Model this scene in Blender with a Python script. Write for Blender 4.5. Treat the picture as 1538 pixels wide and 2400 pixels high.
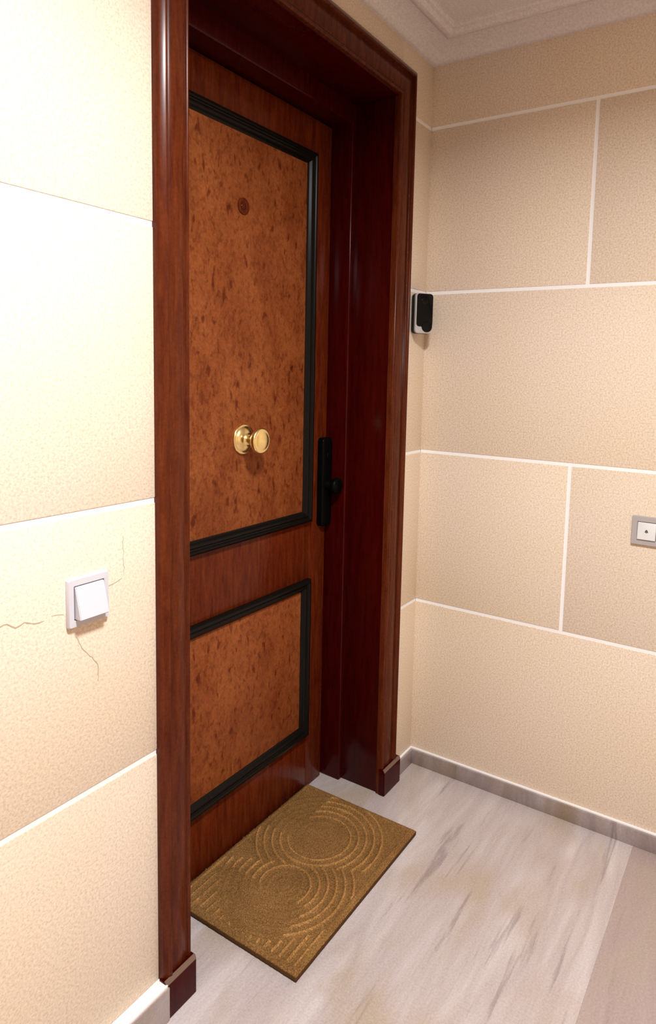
import bpy, bmesh, math, random
from mathutils import Matrix, Vector

for o in list(bpy.data.objects):
    bpy.data.objects.remove(o, do_unlink=True)
random.seed(7)
SC = bpy.context.scene
COL = SC.collection

# ------------------------------------------------------------------ camera
cam_data = bpy.data.cameras.new('camera')
cam = bpy.data.objects.new('camera', cam_data)
COL.objects.link(cam)
cam_data.sensor_fit = 'VERTICAL'
cam_data.sensor_height = 36.0
cam_data.sensor_width = 36.0 * 1538 / 2400
cam_data.lens = 1555.71 / 2400 * 36.0
cam_data.shift_x = -(849.71 - 769.0) / 2400
cam_data.shift_y = -(1200.0 - 1038.54) / 2400
cam_data.clip_start = 0.02
cam.matrix_world = Matrix((
    (0.532881, 0.075009, -0.842859, -1.97551),
    (-0.845826, 0.076435, -0.527954, -1.00657),
    (0.024822, 0.994249, 0.104175, 1.34962),
    (0, 0, 0, 1)))
SC.camera = cam

# ------------------------------------------------------------------ world + exposure
world = bpy.data.worlds.new('world')
SC.world = world
world.use_nodes = True
world.node_tree.nodes['Background'].inputs[0].default_value = (1.0, 0.95, 0.88, 1)
world.node_tree.nodes['Background'].inputs[1].default_value = 0.02
SC.view_settings.view_transform = 'Standard'
SC.view_settings.look = 'None'
SC.view_settings.gamma = 1.0
SC.view_settings.use_curve_mapping = False
SC.view_settings.exposure = 0.0
LAMP_POS = (-1.50, -0.96)
LAMP_POWER = 51.0
LAMP_COLOR = (0.97, 0.985, 1.0)

# ------------------------------------------------------------------ dimensions (metres)
CEIL = 2.362
COR = 2.316                                   # bottom of the cornice
ROOM_X0, ROOM_Y0 = -3.0, -2.4
JOINTS = [0.584, 1.0973, 1.6148, 2.1286]      # heights of the horizontal joints
XL, XR = -1.040, -0.226                       # clear opening
WL, WR, WH = 0.078, 0.096, 0.094              # casing widths
HEAD = 2.155                                  # underside of the head casing
DOOR_Y = 0.209

# ------------------------------------------------------------------ node helpers
def new_mat(name, base=(0.8, 0.8, 0.8), rough=0.5, metallic=0.0, coat=0.0, coat_rough=0.1, spec=0.5):
    m = bpy.data.materials.new(name)
    m.use_nodes = True
    b = m.node_tree.nodes['Principled BSDF']
    b.inputs['Base Color'].default_value = (*base, 1)
    b.inputs['Roughness'].default_value = rough
    b.inputs['Metallic'].default_value = metallic
    b.inputs['Coat Weight'].default_value = coat
    b.inputs['Coat Roughness'].default_value = coat_rough
    b.inputs['Specular IOR Level'].default_value = spec
    return m

def nd(m, kind, **kw):
    n = m.node_tree.nodes.new(kind)
    for k, v in kw.items():
        if k in n.inputs:
            n.inputs[k].default_value = v
        else:
            setattr(n, k, v)
    return n

def lk(m, a, ao, b, bi):
    m.node_tree.links.new(a.outputs[ao], b.inputs[bi])

def coords(m, scale=(1, 1, 1), rot=(0, 0, 0)):
    g = nd(m, 'ShaderNodeNewGeometry')
    mp = nd(m, 'ShaderNodeMapping')
    mp.inputs['Scale'].default_value = scale
    mp.inputs['Rotation'].default_value = rot
    lk(m, g, 'Position', mp, 'Vector')
    return mp

def noise(m, mp, scale, detail=3.0, rough=0.55, distortion=0.0):
    n = nd(m, 'ShaderNodeTexNoise')
    n.inputs['Scale'].default_value = scale
    n.inputs['Detail'].default_value = detail
    n.inputs['Roughness'].default_value = rough
    n.inputs['Distortion'].default_value = distortion
    lk(m, mp, 'Vector', n, 'Vector')
    return n

def ramp(m, src, out, stops, interp='LINEAR'):
    r = nd(m, 'ShaderNodeValToRGB')
    r.color_ramp.interpolation = interp
    e = r.color_ramp.elements
    while len(e) < len(stops):
        e.new(0.5)
    for i, (p, c) in enumerate(stops):
        e[i].position = p
        e[i].color = (*c, 1) if len(c) == 3 else c
    lk(m, src, out, r, 'Fac')
    return r

def mix(m, fac, a, b, mode='MIX'):
    """fac: (node, socket) or float; a, b: (node, socket) or colour"""
    n = nd(m, 'ShaderNodeMix')
    n.data_type = 'RGBA'
    n.blend_type = mode
    for sock, v in ((0, fac), (6, a), (7, b)):
        if isinstance(v, tuple) and hasattr(v[0], 'outputs'):
            m.node_tree.links.new(v[0].outputs[v[1]], n.inputs[sock])
        elif sock == 0:
            n.inputs[0].default_value = v
        else:
            n.inputs[sock].default_value = (*v, 1)
    return n

def bump(m, src, out, strength, dist=0.001):
    b = nd(m, 'ShaderNodeBump')
    b.inputs['Strength'].default_value = strength
    b.inputs['Distance'].default_value = dist
    lk(m, src, out, b, 'Height')
    lk(m, b, 'Normal', m.node_tree.nodes['Principled BSDF'], 'Normal')
    return b

def base_from(m, n, out):
    lk(m, n, out, m.node_tree.nodes['Principled BSDF'], 'Base Color')

# ------------------------------------------------------------------ materials
def paint_material():
    m = new_mat('wall_paint', rough=0.62, spec=0.3)
    mp = coords(m)
    broad = noise(m, mp, 2.3, 3)
    fine = noise(m, mp, 210, 2, 0.7)
    c1 = ramp(m, broad, 'Fac', [(0.3, (0.79, 0.645, 0.485)), (0.7, (0.795, 0.665, 0.545))])
    c2 = ramp(m, fine, 'Fac', [(0.30, (0.80, 0.785, 0.76)), (0.5, (1, 1, 1)), (0.70, (1.16, 1.15, 1.12))])
    mx = mix(m, 1.0, (c1, 'Color'), (c2, 'Color'), 'MULTIPLY')
    base_from(m, mx, 2)
    bump(m, fine, 'Fac', 0.35, 0.0012)
    return m

def plaster_material():
    m = new_mat('ceiling_plaster', rough=0.7, spec=0.25)
    mp = coords(m)
    fine = noise(m, mp, 160, 2, 0.7)
    c = ramp(m, fine, 'Fac', [(0.3, (0.66, 0.605, 0.60)), (0.7, (0.82, 0.765, 0.77))])
    base_from(m, c, 'Color')
    bump(m, fine, 'Fac', 0.2, 0.001)
    return m

def wood_material(name, dark, light, rough, coat, grain=(1, 1, 1), scale=30.0, spec=0.5):
    m = new_mat(name, rough=rough, coat=coat, coat_rough=0.08, spec=spec)
    mp = coords(m, scale=grain)
    n1 = noise(m, mp, scale, 4, 0.6, 0.4)
    mp2 = coords(m)
    n2 = noise(m, mp2, 150, 2, 0.7)
    c1 = ramp(m, n1, 'Fac', [(0.3, dark), (0.7, light)])
    c2 = ramp(m, n2, 'Fac', [(0.3, (0.82, 0.8, 0.78)), (0.7, (1.15, 1.15, 1.15))])
    mx = mix(m, 0.8, (c1, 'Color'), (c2, 'Color'), 'MULTIPLY')
    base_from(m, mx, 2)
    bump(m, n1, 'Fac', 0.04, 0.001)
    return m

def burl_material():
    m = new_mat('burl_veneer', rough=0.40, spec=0.12)
    mp = coords(m, scale=(1, 1, 0.55))
    big = noise(m, mp, 9, 3, 0.5, 0.6)
    mid = noise(m, mp, 75, 4, 0.65, 0.6)
    mp2 = coords(m, scale=(1, 1, 0.5))
    spots = noise(m, mp2, 58, 2, 0.4, 0.3)
    fine = noise(m, coords(m), 170, 2, 0.7)
    c1 = ramp(m, big, 'Fac', [(0.3, (0.205, 0.050, 0.013)), (0.7, (0.30, 0.090, 0.026))])
    c2 = ramp(m, mid, 'Fac', [(0.3, (0.56, 0.42, 0.38)), (0.52, (1, 1, 1)), (0.75, (1.12, 1.16, 1.15))])
    mx = mix(m, 0.9, (c1, 'Color'), (c2, 'Color'), 'MULTIPLY')
    s = ramp(m, spots, 'Fac', [(0.62, (1, 1, 1)), (0.72, (0.45, 0.25, 0.2))])
    mx2 = mix(m, 0.85, (mx, 2), (s, 'Color'), 'MULTIPLY')
    c3 = ramp(m, fine, 'Fac', [(0.3, (0.78, 0.72, 0.7)), (0.7, (1.2, 1.2, 1.2))])
    mx3 = mix(m, 0.8, (mx2, 2), (c3, 'Color'), 'MULTIPLY')
    base_from(m, mx3, 2)
    return m

def marble_material(name, pale, mid, beige, vein, rough=0.16):
    m = new_mat(name, rough=rough, spec=0.5)
    along = coords(m, scale=(0.6, 5.0, 1.0), rot=(0, 0, 0.03))
    patch = noise(m, along, 2.1, 4, 0.55, 0.5)
    patch2 = noise(m, coords(m, scale=(1.1, 2.4, 1.0)), 2.6, 3, 0.5, 0.3)
    veins = noise(m, coords(m, scale=(0.45, 5.5, 1.0), rot=(0, 0, 0.03)), 3.6, 6, 0.62, 0.35)
    fine = noise(m, coords(m), 190, 2, 0.7)
    c1 = ramp(m, patch, 'Fac', [(0.32, pale), (0.52, mid), (0.72, pale)])
    c2 = ramp(m, patch2, 'Fac', [(0.48, (0, 0, 0)), (0.66, (1, 1, 1))])
    a = mix(m, (c2, 'Color'), (c1, 'Color'), beige)
    v = ramp(m, veins, 'Fac', [(0.58, (0, 0, 0)), (0.66, (0.55, 0.55, 0.55)), (0.74, (0.12, 0.12, 0.12))])
    b = mix(m, (v, 'Color'), (a, 2), vein)
    f = ramp(m, fine, 'Fac', [(0.3, (0.86, 0.85, 0.85)), (0.7, (1.08, 1.08, 1.08))])
    c = mix(m, 0.9, (b, 2), (f, 'Color'), 'MULTIPLY')
    base_from(m, c, 2)
    return m

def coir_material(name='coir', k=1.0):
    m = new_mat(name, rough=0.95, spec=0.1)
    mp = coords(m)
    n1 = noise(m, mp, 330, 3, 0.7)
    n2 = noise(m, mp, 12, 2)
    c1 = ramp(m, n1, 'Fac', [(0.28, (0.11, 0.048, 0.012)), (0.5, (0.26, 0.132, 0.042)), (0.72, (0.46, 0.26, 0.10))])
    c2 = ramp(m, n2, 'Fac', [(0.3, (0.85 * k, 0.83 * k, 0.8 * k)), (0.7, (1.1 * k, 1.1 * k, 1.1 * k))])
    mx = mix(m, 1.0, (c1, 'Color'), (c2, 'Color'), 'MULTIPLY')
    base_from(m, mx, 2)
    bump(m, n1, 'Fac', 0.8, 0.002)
    return m

M = {}
M['paint'] = paint_material()
M['joint'] = new_mat('white_joint', (0.95, 0.935, 0.93), 0.7, spec=0.3)
M['plaster'] = plaster_material()
M['mahogany'] = wood_material('mahogany_frame', (0.058, 0.0085, 0.0025), (0.118, 0.024, 0.0065), 0.22, 0.0, (6, 6, 0.7), 14, 0.16)
M['red_wood'] = wood_material('red_lacquered_lining', (0.030, 0.0008, 0.0007), (0.052, 0.0020, 0.0016), 0.19, 0.0, (6, 6, 0.7), 14, 0.16)
M['leaf_wood'] = wood_material('door_leaf_wood', (0.070, 0.0075, 0.0018), (0.140, 0.025, 0.006), 0.22, 0.0, (6, 6, 0.8), 12, 0.14)
M['burl'] = burl_material()
M['black_wood'] = new_mat('black_moulding', (0.006, 0.005, 0.004), 0.28, spec=0.12)
M['black'] = new_mat('black_plastic', (0.002, 0.002, 0.002), 0.38, spec=0.06)
M['gloss_black'] = new_mat('glossy_black_face', (0.004, 0.004, 0.004), 0.16, spec=0.15)
M['pale_arris'] = new_mat('pale_wood_edge', (0.19, 0.12, 0.09), 0.5, spec=0.2)
M['brass'] = new_mat('polished_brass', (1.0, 0.80, 0.38), 0.24, metallic=1.0)
M['silver'] = new_mat('satin_silver', (0.52, 0.52, 0.53), 0.35, metallic=0.35)
M['marble'] = marble_material('pale_marble', (0.64, 0.575, 0.57), (0.50, 0.43, 0.42), (0.47, 0.385, 0.31), (0.22, 0.165, 0.165))
M['marble_pink'] = marble_material('pink_grey_marble', (0.45, 0.365, 0.34), (0.41, 0.325, 0.30), (0.43, 0.35, 0.29), (0.30, 0.235, 0.22))
M['marble_skirting'] = marble_material('skirting_marble', (0.44, 0.375, 0.37), (0.30, 0.24, 0.235), (0.30, 0.225, 0.155), (0.16, 0.12, 0.115), 0.3)
M['coir'] = coir_material('coir', 0.9)
M['coir_lit'] = coir_material('coir_lit', 1.4)
M['fibre'] = new_mat('coir_fibre', (0.34, 0.19, 0.065), 0.9, spec=0.1)
M['backing'] = new_mat('mat_backing_side_shade', (0.085, 0.040, 0.014), 0.85, spec=0.1)
M['switch_white'] = new_mat('white_switch_plastic', (0.60, 0.585, 0.635), 0.35)
M['grey_plate'] = new_mat('grey_bell_plate', (0.42, 0.39, 0.385), 0.38)
M['pale_plate'] = new_mat('pale_bell_button', (0.72, 0.72, 0.71), 0.3)
M['symbol'] = new_mat('dark_symbol', (0.10, 0.10, 0.10), 0.5)
M['crack'] = new_mat('hairline_crack', (0.46, 0.37, 0.25), 0.9, spec=0.1)
M['lamp_ring'] = new_mat('white_lamp_ring', (0.8, 0.8, 0.8), 0.4)
m = new_mat('lamp_diffuser', (0.9, 0.9, 0.9), 0.5)
m.node_tree.nodes['Principled BSDF'].inputs['Emission Color'].default_value = (*LAMP_COLOR, 1)
m.node_tree.nodes['Principled BSDF'].inputs['Emission Strength'].default_value = 4.0
M['diffuser'] = m

# ------------------------------------------------------------------ mesh helpers
def finish(bm, name, mat, parent=None, angle=35, loc=None):
    bmesh.ops.recalc_face_normals(bm, faces=bm.faces)
    lim = math.radians(angle)
    for f in bm.faces:
        f.smooth = True
    for e in bm.edges:
        e.smooth = not (len(e.link_faces) == 2 and e.calc_face_angle(0) > lim)
    me = bpy.data.meshes.new(name)
    bm.to_mesh(me)
    bm.free()
    me.materials.append(M[mat])
    o = bpy.data.objects.new(name, me)
    COL.objects.link(o)
    if parent is not None:
        o.parent = parent
    if loc is not None:
        o.location = loc
    return o

def box(bm, x0, x1, y0, y1, z0, z1, bev=0.0, seg=2):
    vs = [bm.verts.new((x, y, z)) for x in (x0, x1) for y in (y0, y1) for z in (z0, z1)]
    fs = [bm.faces.new([vs[i] for i in q]) for q in
          ((0, 1, 3, 2), (4, 6, 7, 5), (0, 4, 5, 1), (2, 3, 7, 6), (0, 2, 6, 4), (1, 5, 7, 3))]
    if bev > 0:
        es = list({e for f in fs for e in f.edges})
        bmesh.ops.bevel(bm, geom=es, offset=bev, segments=seg, profile=0.5, affect='EDGES')

def one_box(name, mat, parent, *a, bev=0.0, seg=2):
    bm = bmesh.new()
    box(bm, *a, bev=bev, seg=seg)
    return finish(bm, name, mat, parent)

def loft(bm, rings, closed=True, caps=True):
    R = [[bm.verts.new(p) for p in r] for r in rings]
    n = len(R[0])
    for a, b in zip(R, R[1:]):
        for i in range(n if closed else n - 1):
            j = (i + 1) % n
            bm.faces.new((a[i], a[j], b[j], b[i]))
    if caps:
        bm.faces.new(R[0][::-1])
        bm.faces.new(R[-1])

def lathe_y(bm, cx, cz, y0, prof, seg=40):
    """profile of (radius, distance towards the room) turned about the -y axis"""
    rings = []
    for r, d in prof:
        rings.append([(cx + r * math.cos(2 * math.pi * k / seg), y0 - d, cz + r * math.sin(2 * math.pi * k / seg)) for k in range(seg)])
    loft(bm, rings)

def empty(name, loc=(0, 0, 0), rz=0.0):
    o = bpy.data.objects.new(name, None)
    o.empty_display_size = 0.05
    COL.objects.link(o)
    o.location = loc
    o.rotation_euler = (0, 0, rz)
    return o

def tag(o, label, cat, kind=None, group=None):
    o['label'] = label
    o['category'] = cat
    if kind:
        o['kind'] = kind
    if group:
        o['group'] = group
    return o

def rounded_rect(w, h, r, n=6):
    pts = []
    for cx, cz, a0 in ((w / 2 - r, h / 2 - r, 0), (-w / 2 + r, h / 2 - r, 90), (-w / 2 + r, -h / 2 + r, 180), (w / 2 - r, -h / 2 + r, 270)):
        for k in range(n + 1):
            a = math.radians(a0 + 90 * k / n)
            pts.append((cx + r * math.cos(a), cz + r * math.sin(a)))
    return pts

# ------------------------------------------------------------------ floor
floor = one_box('floor', 'marble_pink', None, ROOM_X0, 0.06, ROOM_Y0, 0.30, -0.08, -0.004)
tag(floor, 'polished marble floor of pale and pinkish grey slabs', 'floor', 'structure')
SLAB_Y = -0.742
def slab(mat, x0, x1, y0, y1):
    return one_box('slab', mat, floor, x0, x1, y0, y1, -0.02, 0.0, bev=0.0002, seg=1)
slab('marble', -1.75, 0.0, SLAB_Y, 0.30)
slab('marble', ROOM_X0, -1.751, SLAB_Y, 0.30)
slab('marble_pink', -1.20, 0.0, -1.58, SLAB_Y - 0.0001)
slab('marble_pink', ROOM_X0, -1.201, -1.58, SLAB_Y - 0.0001)
slab('marble_pink', -1.75, 0.0, ROOM_Y0, -1.581)
slab('marble_pink', ROOM_X0, -1.751, ROOM_Y0, -1.581)

# ------------------------------------------------------------------ walls of large blocks with white joints
JW = 0.0105
PROUD = 0.0018

def rows():
    zs = [0.0] + JOINTS + [COR + 0.02]
    return list(zip(zs, zs[1:]))

def row_spans(k, length, block=1.03):
    """spans measured from the corner; odd rows start with a half block"""
    s = [0.0]
    d = block / 2 if k % 2 else block
    while d < length:
        s.append(d)
        d += block
    s.append(length)
    return list(zip(s, s[1:]))

# wall with the door (plane y = 0)
bm = bmesh.new()
BY = PROUD
box(bm, ROOM_X0, XL - 0.02, BY, 0.26, 0, CEIL + 0.05)
box(bm, XR + 0.02, 0.06, BY, 0.26, 0, CEIL + 0.05)
box(bm, XL - 0.02, XR + 0.02, BY, 0.26, HEAD + 0.02, CEIL + 0.05)
wall_back = finish(bm, 'wall_back', 'joint')
tag(wall_back, 'cream block wall with white joints around the dark wooden door', 'wall', 'structure')

def block_y(x0, x1, z0, z1):
    return one_box('block', 'paint', wall_back, x0, x1, 0.0, 0.008, z0, z1, bev=0.0012, seg=2)

for k, (z0, z1) in enumerate(rows()):
    za = z0 + (JW / 2 if k else 0)
    zb = z1 - (JW / 2 if k < 4 else 0)
    for d0, d1 in row_spans(k, -ROOM_X0):
        x0, x1 = -d1 + (JW / 2 if d1 < -ROOM_X0 else 0), -d0 - (JW / 2 if d0 > 0 else -0.006)
        lo, hi = XL - 0.03, XR + 0.03                      # the door opening
        if k < 4:
            if x0 < lo:
                block_y(x0, min(x1, lo), za, zb)
            if x1 > hi:
                block_y(max(x0, hi), x1, za, zb)
        else:
            if x0 < lo:
                block_y(x0, min(x1, lo), za, zb)
            if x1 > hi:
                block_y(max(x0, hi), x1, za, zb)
            if x1 > lo and x0 < hi:
                block_y(max(x0, lo), min(x1, hi), HEAD + 0.03, zb)

# wall to the right of the corner (plane x = 0)
wall_right = one_box('wall_right', 'joint', None, PROUD, 0.12, ROOM_Y0, 0.0, 0, CEIL + 0.05)
tag(wall_right, 'plain cream block wall with white joints beside the door corner', 'wall', 'structure')
for k, (z0, z1) in enumerate(rows()):
    za = z0 + (JW / 2 if k else 0)
    zb = z1 - (JW / 2 if k < 4 else 0)
    for d0, d1 in row_spans(k, -ROOM_Y0):
        sh = 0.0 if k == 3 else (0.020 if k == 1 else 0.0)
        y0 = -d1 + (JW / 2 if d1 < -ROOM_Y0 else 0) + sh * (d1 < 1)
        y1 = -d0 - (JW / 2 if d0 > 0 else -0.006) + sh * (0 < d0 < 1)
        one_box('block', 'paint', wall_right, 0.0, 0.008, y0, y1, za, zb, bev=0.0012, seg=2)

# two unseen landing walls behind the viewer, put in for their bounce light
w = one_box('wall_left', 'paint', None, ROOM_X0 - 0.1, ROOM_X0, ROOM_Y0, 0.06, 0, CEIL + 0.05)
tag(w, 'unseen plain cream wall closing the far end of the landing', 'wall', 'structure')
w = one_box('wall_front', 'paint', None, ROOM_X0, 0.06, ROOM_Y0 - 0.1, ROOM_Y0, 0, CEIL + 0.05)
tag(w, 'unseen plain cream wall opposite the wooden door', 'wall', 'structure')

# hairline cracks in the plaster round the light switch
def crack(pts, wid):
    fine = []
    for (xa, za), (xb, zb) in zip(pts, pts[1:]):
        n = max(2, int(math.hypot(xb - xa, zb - za) / 0.006))
        for i in range(n):
            t = i / n
            j = 0.0012 if i else 0
            fine.append((xa + (xb - xa) * t + random.uniform(-j, j), za + (zb - za) * t + random.uniform(-j, j)))
    fine.append(pts[-1])
    bm = bmesh.new()
    rings = []
    for i, (x, z) in enumerate(fine):
        a = fine[max(0, i - 1)]
        b = fine[min(len(fine) - 1, i + 1)]
        dx, dz = b[0] - a[0], b[1] - a[1]
        L = math.hypot(dx, dz) or 1
        h = wid / 2 * random.uniform(0.5, 1.2) * (0.4 if i in (0, len(fine) - 1) else 1)
        px, pz = -dz / L * h, dx / L * h
        rings.append([(x + px, -0.00035, z + pz), (x + px, 0.002, z + pz), (x - px, 0.002, z - pz), (x - px, -0.00035, z - pz)])
    loft(bm, rings)
    finish(bm, 'crack', 'crack', wall_back)

crack([(-1.47, 0.944), (-1.4238, 0.9408), (-1.4129, 0.9422), (-1.3994, 0.9316), (-1.3843, 0.936), (-1.3671, 0.9285), (-1.35, 0.9282)], 0.0022)
crack([(-1.3376, 0.9325), (-1.3142, 0.9276)], 0.0012)
crack([(-1.2925, 0.8819), (-1.2814, 0.8571), (-1.2613, 0.8335), (-1.2502, 0.8158), (-1.2499, 0.7843)], 0.0016)
crack([(-1.229, 0.954), (-1.1956, 0.9619)], 0.0024)
crack([(-1.1925, 1.0419), (-1.1921, 1.0056), (-1.1907, 0.9688)], 0.0010)

# ------------------------------------------------------------------ ceiling and cornice
ceiling = one_box('ceiling', 'plaster', None, ROOM_X0, 0.06, ROOM_Y0, 0.06, CEIL, CEIL + 0.06)
tag(ceiling, 'pale plaster ceiling framed by a moulded cornice', 'ceiling', 'structure')
CP = [(-0.004, 2.316), (0.010, 2.316), (0.015, 2.318), (0.019, 2.323), (0.021, 2.328), (0.028, 2.334), (0.045, 2.341),
      (0.065, 2.346), (0.084, 2.348), (0.088, 2.344), (0.094, 2.3405), (0.102, 2.340), (0.109, 2.342), (0.113, 2.347),
      (0.115, 2.352), (0.124, 2.3535), (0.128, 2.357), (0.130, 2.364), (-0.004, 2.364)]
def cornice(name, label, axis):
    bm = bmesh.new()
    if axis == 'y':      # along the right wall, mitred at the corner
        rings = [[(-d, ROOM_Y0, z) for d, z in CP], [(-d, -d, z) for d, z in CP]]
    else:                # along the door wall
        rings = [[(ROOM_X0, -d, z) for d, z in CP], [(-d, -d, z) for d, z in CP]]
    loft(bm, rings)
    o = finish(bm, name, 'plaster', None, 30)
    tag(o, label, 'cornice', 'structure')
cornice('trim_2', 'moulded plaster cornice along the top of the plain right wall', 'y')
cornice('trim_3', 'moulded plaster cornice above the dark wooden door', 'x')

# ------------------------------------------------------------------ marble skirting with a pale caulk bead; left piece has a painted lit top
def skirting(name, label, x0, x1, y0, y1, h, caulk):
    o = one_box(name, 'marble_skirting', None, x0, x1, y0, y1, 0.0, h, bev=0.0015)
    tag(o, label, 'skirting', 'structure')
    one_box('caulk_lit_top', 'joint', o, *caulk, bev=0.0015)
    return o
skirting('baseboard_right', 'pinkish grey marble skirting below the plain right wall', -0.013, 0.0, ROOM_Y0, 0.0, 0.050,
         (-0.007, 0.0, ROOM_Y0, 0.0, 0.0495, 0.056))
skirting('baseboard_corner', 'short grey skirting piece between the door frame and the corner', XR + WR - 0.002, -0.013, -0.013, 0.0, 0.050,
         (XR + WR + 0.006, -0.007, -0.007, 0.0, 0.0495, 0.056))
skirting('baseboard_back', 'thick marble skirting with its lit top painted white left of the door frame', ROOM_X0, XL - WL + 0.004, -0.030, 0.0, 0.076,
         (ROOM_X0, XL - WL + 0.001, -0.028, 0.0, 0.0755, 0.083))  # wide white strip paints the bright light on the top face

# ------------------------------------------------------------------ door frame
frame = empty('trim_1', ((XL + XR) / 2, 0, 0))
tag(frame, 'dark red mahogany door frame with moulded casing and deep lining', 'door frame', 'structure')
FX = (XL + XR) / 2
def reparent(o, p):
    o.parent = p
    o.matrix_parent_inverse = Matrix.Translation(-Vector(p.location))
    return o

CAS = [(0.0, -0.006), (0.0, 0.008), (0.015, 0.0125), (0.045, 0.016), (0.08, 0.0165), (0.115, 0.0145), (0.135, 0.011), (0.16, 0.0105), (0.185, 0.0125),
       (0.22, 0.0140), (0.45, 0.0150), (0.66, 0.0140), (0.70, 0.0115), (0.72, 0.0112), (0.735, 0.0140), (0.75, 0.0190), (0.77, 0.0222),
       (0.795, 0.0228), (0.83, 0.0215), (0.88, 0.0190), (0.93, 0.0160), (0.975, 0.0130), (0.995, 0.0105), (1.0, 0.0070), (1.0, -0.006)]
def casing(kind):
    bm = bmesh.new()
    if kind == 'left':
        rings = [[(XL - u * WL, -h, 0.0) for u, h in CAS], [(XL - u * WL, -h, HEAD + u * WH) for u, h in CAS]]
    elif kind == 'right':
        rings = [[(XR + u * WR, -h, 0.0) for u, h in CAS], [(XR + u * WR, -h, HEAD + u * WH) for u, h in CAS]]
    else:
        rings = [[(XL - u * WL, -h, HEAD + u * WH) for u, h in CAS], [(XR + u * WR, -h, HEAD + u * WH) for u, h in CAS]]
    loft(bm, rings)
    reparent(finish(bm, 'casing', 'mahogany', None, 50), frame)
for k in ('left', 'right', 'head'):
    casing(k)
def fbox(name, mat, *a, bev=0.0, seg=2):
    return reparent(one_box(name, mat, None, *a, bev=bev, seg=seg), frame)
# lining boards of the reveal, from the casing back to the inner frame
LX0, LX1 = XL, XR + 0.004
fbox('lining', 'red_wood', LX0 - 0.02, LX0, -0.006, 0.150, 0, HEAD, bev=0.002)
fbox('lining', 'red_wood', LX1, LX1 + 0.02, -0.006, 0.150, 0, HEAD, bev=0.002)
fbox('lining', 'red_wood', LX0, LX1, -0.006, 0.150, HEAD - 0.003, HEAD + 0.02, bev=0.002)
# inner frame that carries the leaf, with a rounded front arris
SX0, SX1, SZ = -1.031, -0.239, 2.094
fbox('inner_frame', 'red_wood', LX0 - 0.02, SX0, 0.142, 0.26, 0, HEAD, bev=0.005, seg=4)
fbox('inner_frame', 'red_wood', SX1, LX1 + 0.02, 0.142, 0.26, 0, HEAD, bev=0.005, seg=4)
fbox('inner_frame', 'red_wood', SX0 - 0.004, SX1 + 0.004, 0.142, 0.26, SZ, HEAD + 0.02, bev=0.005, seg=4)
# plinth blocks at the feet of the casing
def plinth(x0, x1, h):
    bm = bmesh.new()
    y1 = -0.005
    prof = [(y1, 0), (-0.027, 0), (-0.027, h - 0.010), (-0.0235, h), (y1, h)]
    loft(bm, [[(x0, y, z) for y, z in prof], [(x1, y, z) for y, z in prof]])
    bmesh.ops.bevel(bm, geom=list(bm.edges), offset=0.0015, segments=2, affect='EDGES')
    pb = reparent(finish(bm, 'plinth_block', 'red_wood', None, 40), frame)
    bm = bmesh.new()                          # paler strip along the top arris
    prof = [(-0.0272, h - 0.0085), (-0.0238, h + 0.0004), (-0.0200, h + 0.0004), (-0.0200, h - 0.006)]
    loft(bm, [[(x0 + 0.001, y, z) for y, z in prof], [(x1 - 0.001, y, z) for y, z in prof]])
    finish(bm, 'pale_edge', 'pale_arris', pb, 40)
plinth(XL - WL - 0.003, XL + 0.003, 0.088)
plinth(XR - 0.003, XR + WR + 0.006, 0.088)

# ------------------------------------------------------------------ door leaf
door = empty('door_1', (FX, DOOR_Y, 0))
tag(door, 'dark wooden entrance door with two burl panels and black mouldings', 'door', 'structure')
def dpart(o):
    return reparent(o, door)
LX, RX, TOPZ, BOTZ = -1.027, -0.2525, 2.088, 0.004
PX0, PX1 = -0.945, -0.336
UP = (0.887, 1.990)
LP = (0.187, 0.705)
Y0, Y1 = DOOR_Y, DOOR_Y + 0.040
G = 0.0004
for x0, x1 in ((LX, PX0), (PX1, RX)):
    dpart(one_box('stile', 'leaf_wood', None, x0, x1, Y0, Y1, BOTZ, TOPZ, bev=0.0015))
for z0, z1 in ((BOTZ, LP[0]), (LP[1], UP[0]), (UP[1], TOPZ)):
    dpart(one_box('rail', 'leaf_wood', None, PX0 + G, PX1 - G, Y0, Y1, z0, z1, bev=0.001))
MW = 0.036
MP = [(0.0, -0.004), (0.0, 0.008), (0.05, 0.0125), (0.15, 0.016), (0.28, 0.0165), (0.36, 0.014), (0.40, 0.0105), (0.47, 0.0095), (0.55, 0.0115), (0.66, 0.012),
      (0.74, 0.010), (0.82, 0.0055), (0.93, 0.002), (1.0, 0.0005), (1.0, -0.012), (0.0, -0.012)]
def panel_set(z0, z1):
    c = [(PX0, z0), (PX1, z0), (PX1, z1), (PX0, z1)]
    ins = [(1, 1), (-1, 1), (-1, -1), (1, -1)]
    for i in range(4):
        j = (i + 1) % 4
        rings = []
        for q in (i, j):
            rings.append([(c[q][0] + ins[q][0] * u * MW, Y0 - h, c[q][1] + ins[q][1] * u * MW) for u, h in MP])
        bm = bmesh.new()
        loft(bm, rings)
        dpart(finish(bm, 'moulding', 'black_wood', None, 45))
    dpart(one_box('panel', 'burl', None, PX0 + 0.006, PX1 - 0.006, Y0 + 0.001, Y1 - 0.006, z0 + 0.006, z1 - 0.006, bev=0.001))
panel_set(*UP)
panel_set(*LP)
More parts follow.
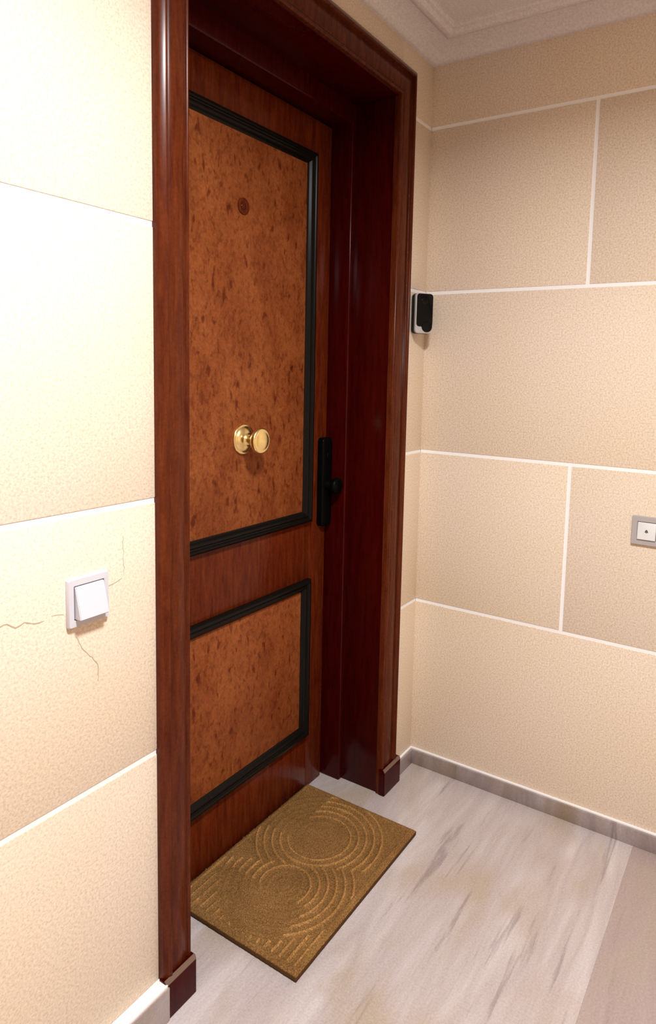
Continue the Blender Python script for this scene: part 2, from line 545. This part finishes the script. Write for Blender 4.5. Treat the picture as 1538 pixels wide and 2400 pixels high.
# brass knob
KX, KZ = -0.640, 1.166
FACE = Y0 + 0.001
bm = bmesh.new()
lathe_y(bm, KX, KZ, FACE, [(0.009, 0.012), (0.0115, 0.022), (0.0105, 0.030), (0.0115, 0.036), (0.016, 0.042), (0.024, 0.047), (0.0310, 0.053),
                           (0.0345, 0.059), (0.0350, 0.063), (0.0335, 0.067), (0.030, 0.0695), (0.0265, 0.0690), (0.024, 0.0700), (0.016, 0.0725), (0.007, 0.0738), (0.001, 0.074)])
knob = finish(bm, 'door_knob', 'brass', None, 60)
dpart(knob)
knob['label'] = 'round polished brass knob'
bm = bmesh.new()
lathe_y(bm, KX, KZ, FACE, [(0.041, -0.001), (0.0415, 0.002), (0.041, 0.005), (0.0385, 0.0065), (0.036, 0.0065), (0.034, 0.009), (0.028, 0.0135), (0.020, 0.0175), (0.015, 0.0195), (0.0135, 0.023), (0.010, 0.0235)])
ro = finish(bm, 'rosette', 'brass', None, 60)
ro.parent = knob
ro.matrix_parent_inverse = knob.matrix_world.inverted()
ro.matrix_parent_inverse = Matrix.Identity(4)
# peephole
bm = bmesh.new()
lathe_y(bm, -0.6445, 1.773, FACE, [(0.021, -0.001), (0.021, 0.0025), (0.019, 0.0040), (0.013, 0.0042), (0.011, 0.0025), (0.009, 0.0012), (0.001, 0.0010)])
pe = finish(bm, 'peephole', 'leaf_wood', None, 50)
dpart(pe)
bm = bmesh.new()
lathe_y(bm, -0.6445, 1.773, FACE, [(0.009, 0.0008), (0.0085, 0.0024), (0.005, 0.0036), (0.001, 0.0040)])
pl = finish(bm, 'lens', 'mahogany', None, 60)
pl.parent = pe
# black lock plate with turning knob
LKX, LKZ = -0.272, 1.005
bm = bmesh.new()
rr = rounded_rect(0.052, 0.282, 0.012)
rings = []
for sc, d in ((1.0, -0.002), (1.0, 0.016), (0.985, 0.0195), (0.95, 0.022)):
    rings.append([(LKX + x * (1 - (1 - sc) * 3.0), Y0 - d, LKZ + z * (1 - (1 - sc) * 0.6)) for x, z in rr])
loft(bm, rings)
lock = finish(bm, 'lock_plate', 'black', None, 40)
lock['label'] = 'long black lock plate'
dpart(lock)
bm = bmesh.new()
lathe_y(bm, LKX, LKZ - 0.008, Y0, [(0.016, 0.018), (0.016, 0.028), (0.012, 0.034), (0.012, 0.042), (0.022, 0.047), (0.0255, 0.052), (0.0255, 0.060), (0.022, 0.065), (0.012, 0.068), (0.002, 0.0685)], 28)
lkk = finish(bm, 'turning_knob', 'black', None, 50)
lkk.parent = lock
bm = bmesh.new()
lathe_y(bm, LKX, LKZ + 0.085, Y0, [(0.0115, 0.020), (0.0115, 0.026), (0.010, 0.0275), (0.004, 0.0275), (0.0035, 0.0245), (0.001, 0.0245)], 24)
kh = finish(bm, 'key_cylinder', 'black', None, 40)
kh.parent = lock

# ------------------------------------------------------------------ ceiling lamp (the room's light)
lamp = empty('ceiling_lamp', (LAMP_POS[0], LAMP_POS[1], CEIL))
tag(lamp, 'round flush white ceiling lamp above the landing', 'ceiling lamp')
bm = bmesh.new()
seg = 48
prof = [(0.128, 0.0), (0.150, 0.0), (0.150, -0.018), (0.145, -0.023), (0.134, -0.023), (0.128, -0.016)]
rings = [[(r * math.cos(2 * math.pi * k / seg), r * math.sin(2 * math.pi * k / seg), z) for r, z in prof] for k in range(seg + 1)]
loft(bm, rings, True, False)
bmesh.ops.remove_doubles(bm, verts=bm.verts, dist=1e-5)
finish(bm, 'lamp_ring', 'lamp_ring', lamp)
bm = bmesh.new()
rings = [[(r * math.cos(2 * math.pi * k / seg), r * math.sin(2 * math.pi * k / seg), z) for k in range(seg)] for r, z in ((0.1285, -0.002), (0.1285, -0.012), (0.08, -0.0135), (0.002, -0.014))]
loft(bm, rings)
finish(bm, 'diffuser', 'diffuser', lamp)
ld = bpy.data.lights.new('lamp_light', 'AREA')
ld.shape = 'DISK'
ld.size = 0.25
ld.spread = math.radians(163)          # the recessed ring cuts the light off towards the horizontal
ld.energy = LAMP_POWER
ld.color = LAMP_COLOR
lo = bpy.data.objects.new('lamp_light', ld)
COL.objects.link(lo)
lo.parent = lamp
lo.location = (0, 0, -0.024)

# ------------------------------------------------------------------ doormat
MX0, MX1, MY0, MY1 = -0.903, -0.330, -0.196, 0.2035
mat_o = empty('doormat', ((MX0 + MX1) / 2, (MY0 + MY1) / 2, 0))
tag(mat_o, 'brown coir doormat with raised curved lines lying at the door', 'doormat')
OX, OY = (MX0 + MX1) / 2, (MY0 + MY1) / 2
W, H = MX1 - MX0, MY1 - MY0
def ridge(u, v):
    """height of the combed relief: two sets of overlapping arcs, straight lines in the corner"""
    edge = min(u, W - u, v, H - v)
    if edge < 0.016:
        t = max(0.0, min(1.0, edge / 0.011))
        return -0.0065 * (1 - t) ** 1.6 + (0.0014 if edge > 0.009 else 0.0)
    sep = (u - 0.335) * (0.30 - 0.05) - (v - 0.05) * (0.22 - 0.335)
    ra = math.hypot(u - 0.385, v - 0.215)
    rb = math.hypot(u - 0.190, v - 0.185)
    per = 0.0225
    if sep < 0 and rb < (0.190 if u > 0.12 else 0.172):
        ph, a = rb / per, max(0.25, min(1.0, (rb - 0.03) / 0.05))
        if u < 0.16 and v > 0.09:
            a *= 0.25
    elif sep >= 0 and ra < 0.196:
        ph, a = ra / per, max(0.12, min(1.0, (ra - 0.06) / 0.05))
        if v > 0.29 and u > 0.34:
            a *= 0.2
    elif sep < 0 and v > 0.22:
        ph, a = v / per, 0.45
    elif sep < 0 and u < 0.16:
        ph, a = (v + 0.006) / per, 1.15
    else:
        return 0.0
    c = 0.5 + 0.5 * math.cos(2 * math.pi * ph)
    return 0.0062 * a * (c ** 4) - 0.0008 * a
NX, NY = 260, 184
bm = bmesh.new()
grid = []
for j in range(NY + 1):
    row = []
    for i in range(NX + 1):
        u, v = W * i / NX, H * j / NY
        wob = 0.0012 if 0 < i < NX and 0 < j < NY else 0.0008
        z = 0.0205 + ridge(u, v) + random.uniform(-0.0005, 0.0005)
        row.append(bm.verts.new((MX0 + u - OX + random.uniform(-wob, wob) * 0.6, MY0 + v - OY + random.uniform(-wob, wob) * 0.6, z)))
    grid.append(row)
for j in range(NY):
    for i in range(NX):
        bm.faces.new((grid[j][i], grid[j][i + 1], grid[j + 1][i + 1], grid[j + 1][i]))
ring = [grid[0][i] for i in range(NX + 1)] + [grid[j][NX] for j in range(1, NY + 1)] + [grid[NY][i] for i in range(NX - 1, -1, -1)] + [grid[j][0] for j in range(NY - 1, 0, -1)]
low = [bm.verts.new((vv.co.x, vv.co.y, 0.004)) for vv in ring]
for k in range(len(ring)):
    q = (k + 1) % len(ring)
    bm.faces.new((ring[k], low[k], low[q], ring[q]))
pile = finish(bm, 'pile', 'coir', mat_o, 80)
pile.data.materials.append(M['backing'])
for k in range(len(pile.data.polygons) - len(ring), len(pile.data.polygons)):
    pile.data.polygons[k].material_index = 1  # shade on the pile sides painted in with the dark backing colour
pile.data.materials.append(M['coir_lit'])
for pg in pile.data.polygons:                 # light caught by the ridge tips, painted as a paler colour
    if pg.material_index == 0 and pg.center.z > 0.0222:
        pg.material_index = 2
one_box('backing', 'backing', mat_o, MX0 - OX + 0.001, MX1 - OX - 0.001, MY0 - OY + 0.001, MY1 - OY - 0.001, 0.0, 0.0055, bev=0.001, seg=1)
# loose coir bristles
verts, faces = [], []
for k in range(15000):
    u, v = random.uniform(0.001, W - 0.001), random.uniform(0.001, H - 0.001)
    z = 0.0200 + ridge(u, v)
    a = random.uniform(0, 2 * math.pi)
    h = random.uniform(0.0018, 0.0042)
    tx, ty = random.uniform(-0.003, 0.003), random.uniform(-0.003, 0.003)
    wd = random.uniform(0.00035, 0.0006)
    x, y = MX0 + u - OX, MY0 + v - OY
    n = len(verts)
    verts += [(x - wd * math.cos(a), y - wd * math.sin(a), z), (x + wd * math.cos(a), y + wd * math.sin(a), z), (x + tx, y + ty, z + h)]
    faces.append((n, n + 1, n + 2))
me = bpy.data.meshes.new('bristles')
me.from_pydata(verts, [], faces)
me.materials.append(M['fibre'])
br = bpy.data.objects.new('bristles', me)
COL.objects.link(br)
br.parent = mat_o
br['kind'] = 'stuff'

# ------------------------------------------------------------------ light switch on the left part of the wall
SWX, SWZ = -1.2705, 0.9445
sw = empty('light_switch', (SWX, 0, SWZ))
tag(sw, 'white square light switch on the cracked wall beside the door frame', 'light switch')
bm = bmesh.new()
outer = rounded_rect(0.081, 0.086, 0.003, 3)
inner = rounded_rect(0.0600, 0.0605, 0.002, 3)
rings = []
for shp, d in (((outer, 1.0), 0.0), ((outer, 1.0), 0.006), ((outer, 0.965), 0.009), ((inner, 1.03), 0.0095), ((inner, 1.0), 0.0085), ((inner, 1.0), 0.003)):
    pts, s = shp
    rings.append([(x * s, -d, z * s) for x, z in pts])
loft(bm, rings)
finish(bm, 'switch_frame', 'switch_white', sw, 30)
bm = bmesh.new()
hw, hh = 0.0285, 0.0288
v = [(-hw, -0.004, -hh), (hw, -0.004, -hh), (hw, -0.004, hh), (-hw, -0.004, hh)]
f_ = [(-hw, -0.0250, -hh + 0.001), (hw, -0.0250, -hh + 0.001), (hw, -0.0110, hh), (-hw, -0.0110, hh)]
loft(bm, [v, f_])
bmesh.ops.bevel(bm, geom=list(bm.edges), offset=0.0012, segments=2, affect='EDGES')
finish(bm, 'rocker', 'switch_white', sw, 40)

# ------------------------------------------------------------------ bell push on the right wall
bp = empty('bell_push', (0, -0.7185, 0.931))
tag(bp, 'grey square bell push with pale button on the plain right wall', 'bell push')
bm = bmesh.new()
outer = rounded_rect(0.081, 0.081, 0.003, 3)
inner = rounded_rect(0.050, 0.051, 0.002, 3)
rings = []
for pts, s, d in ((outer, 1.0, 0.0), (outer, 1.0, 0.007), (outer, 0.97, 0.0098), (inner, 1.05, 0.0100), (inner, 1.0, 0.0085), (inner, 1.0, 0.004)):
    rings.append([(-d, y * s, z * s) for y, z in pts])
loft(bm, rings)
finish(bm, 'plate', 'grey_plate', bp, 30)
bm = bmesh.new()
inner = rounded_rect(0.0480, 0.0485, 0.0015, 3)
rings = []
for s, d, top in ((1.0, 0.003, 0), (1.0, 0.0120, 1), (0.94, 0.0132, 1)):
    rings.append([(-d - (0.0 if not top else 0.0018 * (-z / 0.024)), y * s, z * s) for y, z in inner])
loft(bm, rings)
btn = finish(bm, 'button', 'pale_plate', bp, 30)
# bell pictogram
bell = [(-0.0052, -0.0030), (-0.0042, -0.0018), (-0.0036, 0.0012), (-0.0026, 0.0034), (-0.0008, 0.0044), (-0.0006, 0.0054), (0.0006, 0.0054),
        (0.0008, 0.0044), (0.0026, 0.0034), (0.0036, 0.0012), (0.0042, -0.0018), (0.0052, -0.0030), (0.0016, -0.0032), (0.0008, -0.0048), (-0.0008, -0.0048), (-0.0016, -0.0032)]
bm = bmesh.new()
loft(bm, [[(-0.0128, y, z) for y, z in bell], [(-0.0136, y, z) for y, z in bell]])
sy = finish(bm, 'bell_symbol', 'symbol', bp)
sy.parent = btn

# ------------------------------------------------------------------ video doorbell on a wedge in the corner
VZ = 1.5415
ang = math.radians(38)
vd = empty('video_doorbell', (-0.094, -0.043, VZ), 0)
vd.rotation_euler = (0, 0, -ang)              # local -y looks out of the corner
tag(vd, 'black and silver video doorbell mounted at an angle beside the door frame', 'doorbell')
rr = rounded_rect(0.060, 0.124, 0.011)
def slab_part(name, mat, parent, pts, lay):
    bm = bmesh.new()
    rings = [[(x * s, y, z * s2) for x, z in pts] for s, s2, y in lay]
    loft(bm, rings)
    return finish(bm, name, mat, parent, 35)
slab_part('body', 'black', vd, rr, ((1.0, 1.0, 0.027), (1.0, 1.0, 0.006)))
slab_part('trim_band', 'silver', vd, rr, ((1.0, 1.0, 0.006), (1.0, 1.0, 0.0015), (0.965, 0.982, -0.0005)))
slab_part('front_glass', 'gloss_black', vd, [(x + 0.0022, z + 0.0095) for x, z in rounded_rect(0.0545, 0.101, 0.009)], ((1.0, 1.0, 0.001), (1.0, 1.0, -0.002), (0.95, 0.97, -0.0035)))
bm = bmesh.new()
lathe_y(bm, 0, 0.036, -0.0032, [(0.011, -0.001), (0.011, 0.0012), (0.009, 0.0020), (0.006, 0.0020), (0.001, 0.0032)], 28)
finish(bm, 'camera_lens', 'gloss_black', vd, 40)
bm = bmesh.new()
lathe_y(bm, 0.0105, -0.0405, -0.0020, [(0.0175, -0.002), (0.0175, 0.0014), (0.0165, 0.0026), (0.0135, 0.0028), (0.0125, 0.0018), (0.001, 0.0020)], 32)
finish(bm, 'push_button', 'gloss_black', vd, 40)
# wedge bracket filling the space back to the door wall
bm = bmesh.new()
def to_local(x, y):
    p = Matrix.Rotation(ang, 2) @ Vector((x + 0.094, y + 0.043))
    return (p.x, p.y)
tri = [(-0.026, 0.0265), (0.026, 0.0265), to_local(-0.036, -0.001), to_local(-0.088, -0.001)]
loft(bm, [[(x, y, -0.052) for x, y in tri], [(x, y, 0.056) for x, y in tri]])
finish(bm, 'wedge_bracket', 'black', vd, 40)

bpy.context.view_layer.update()
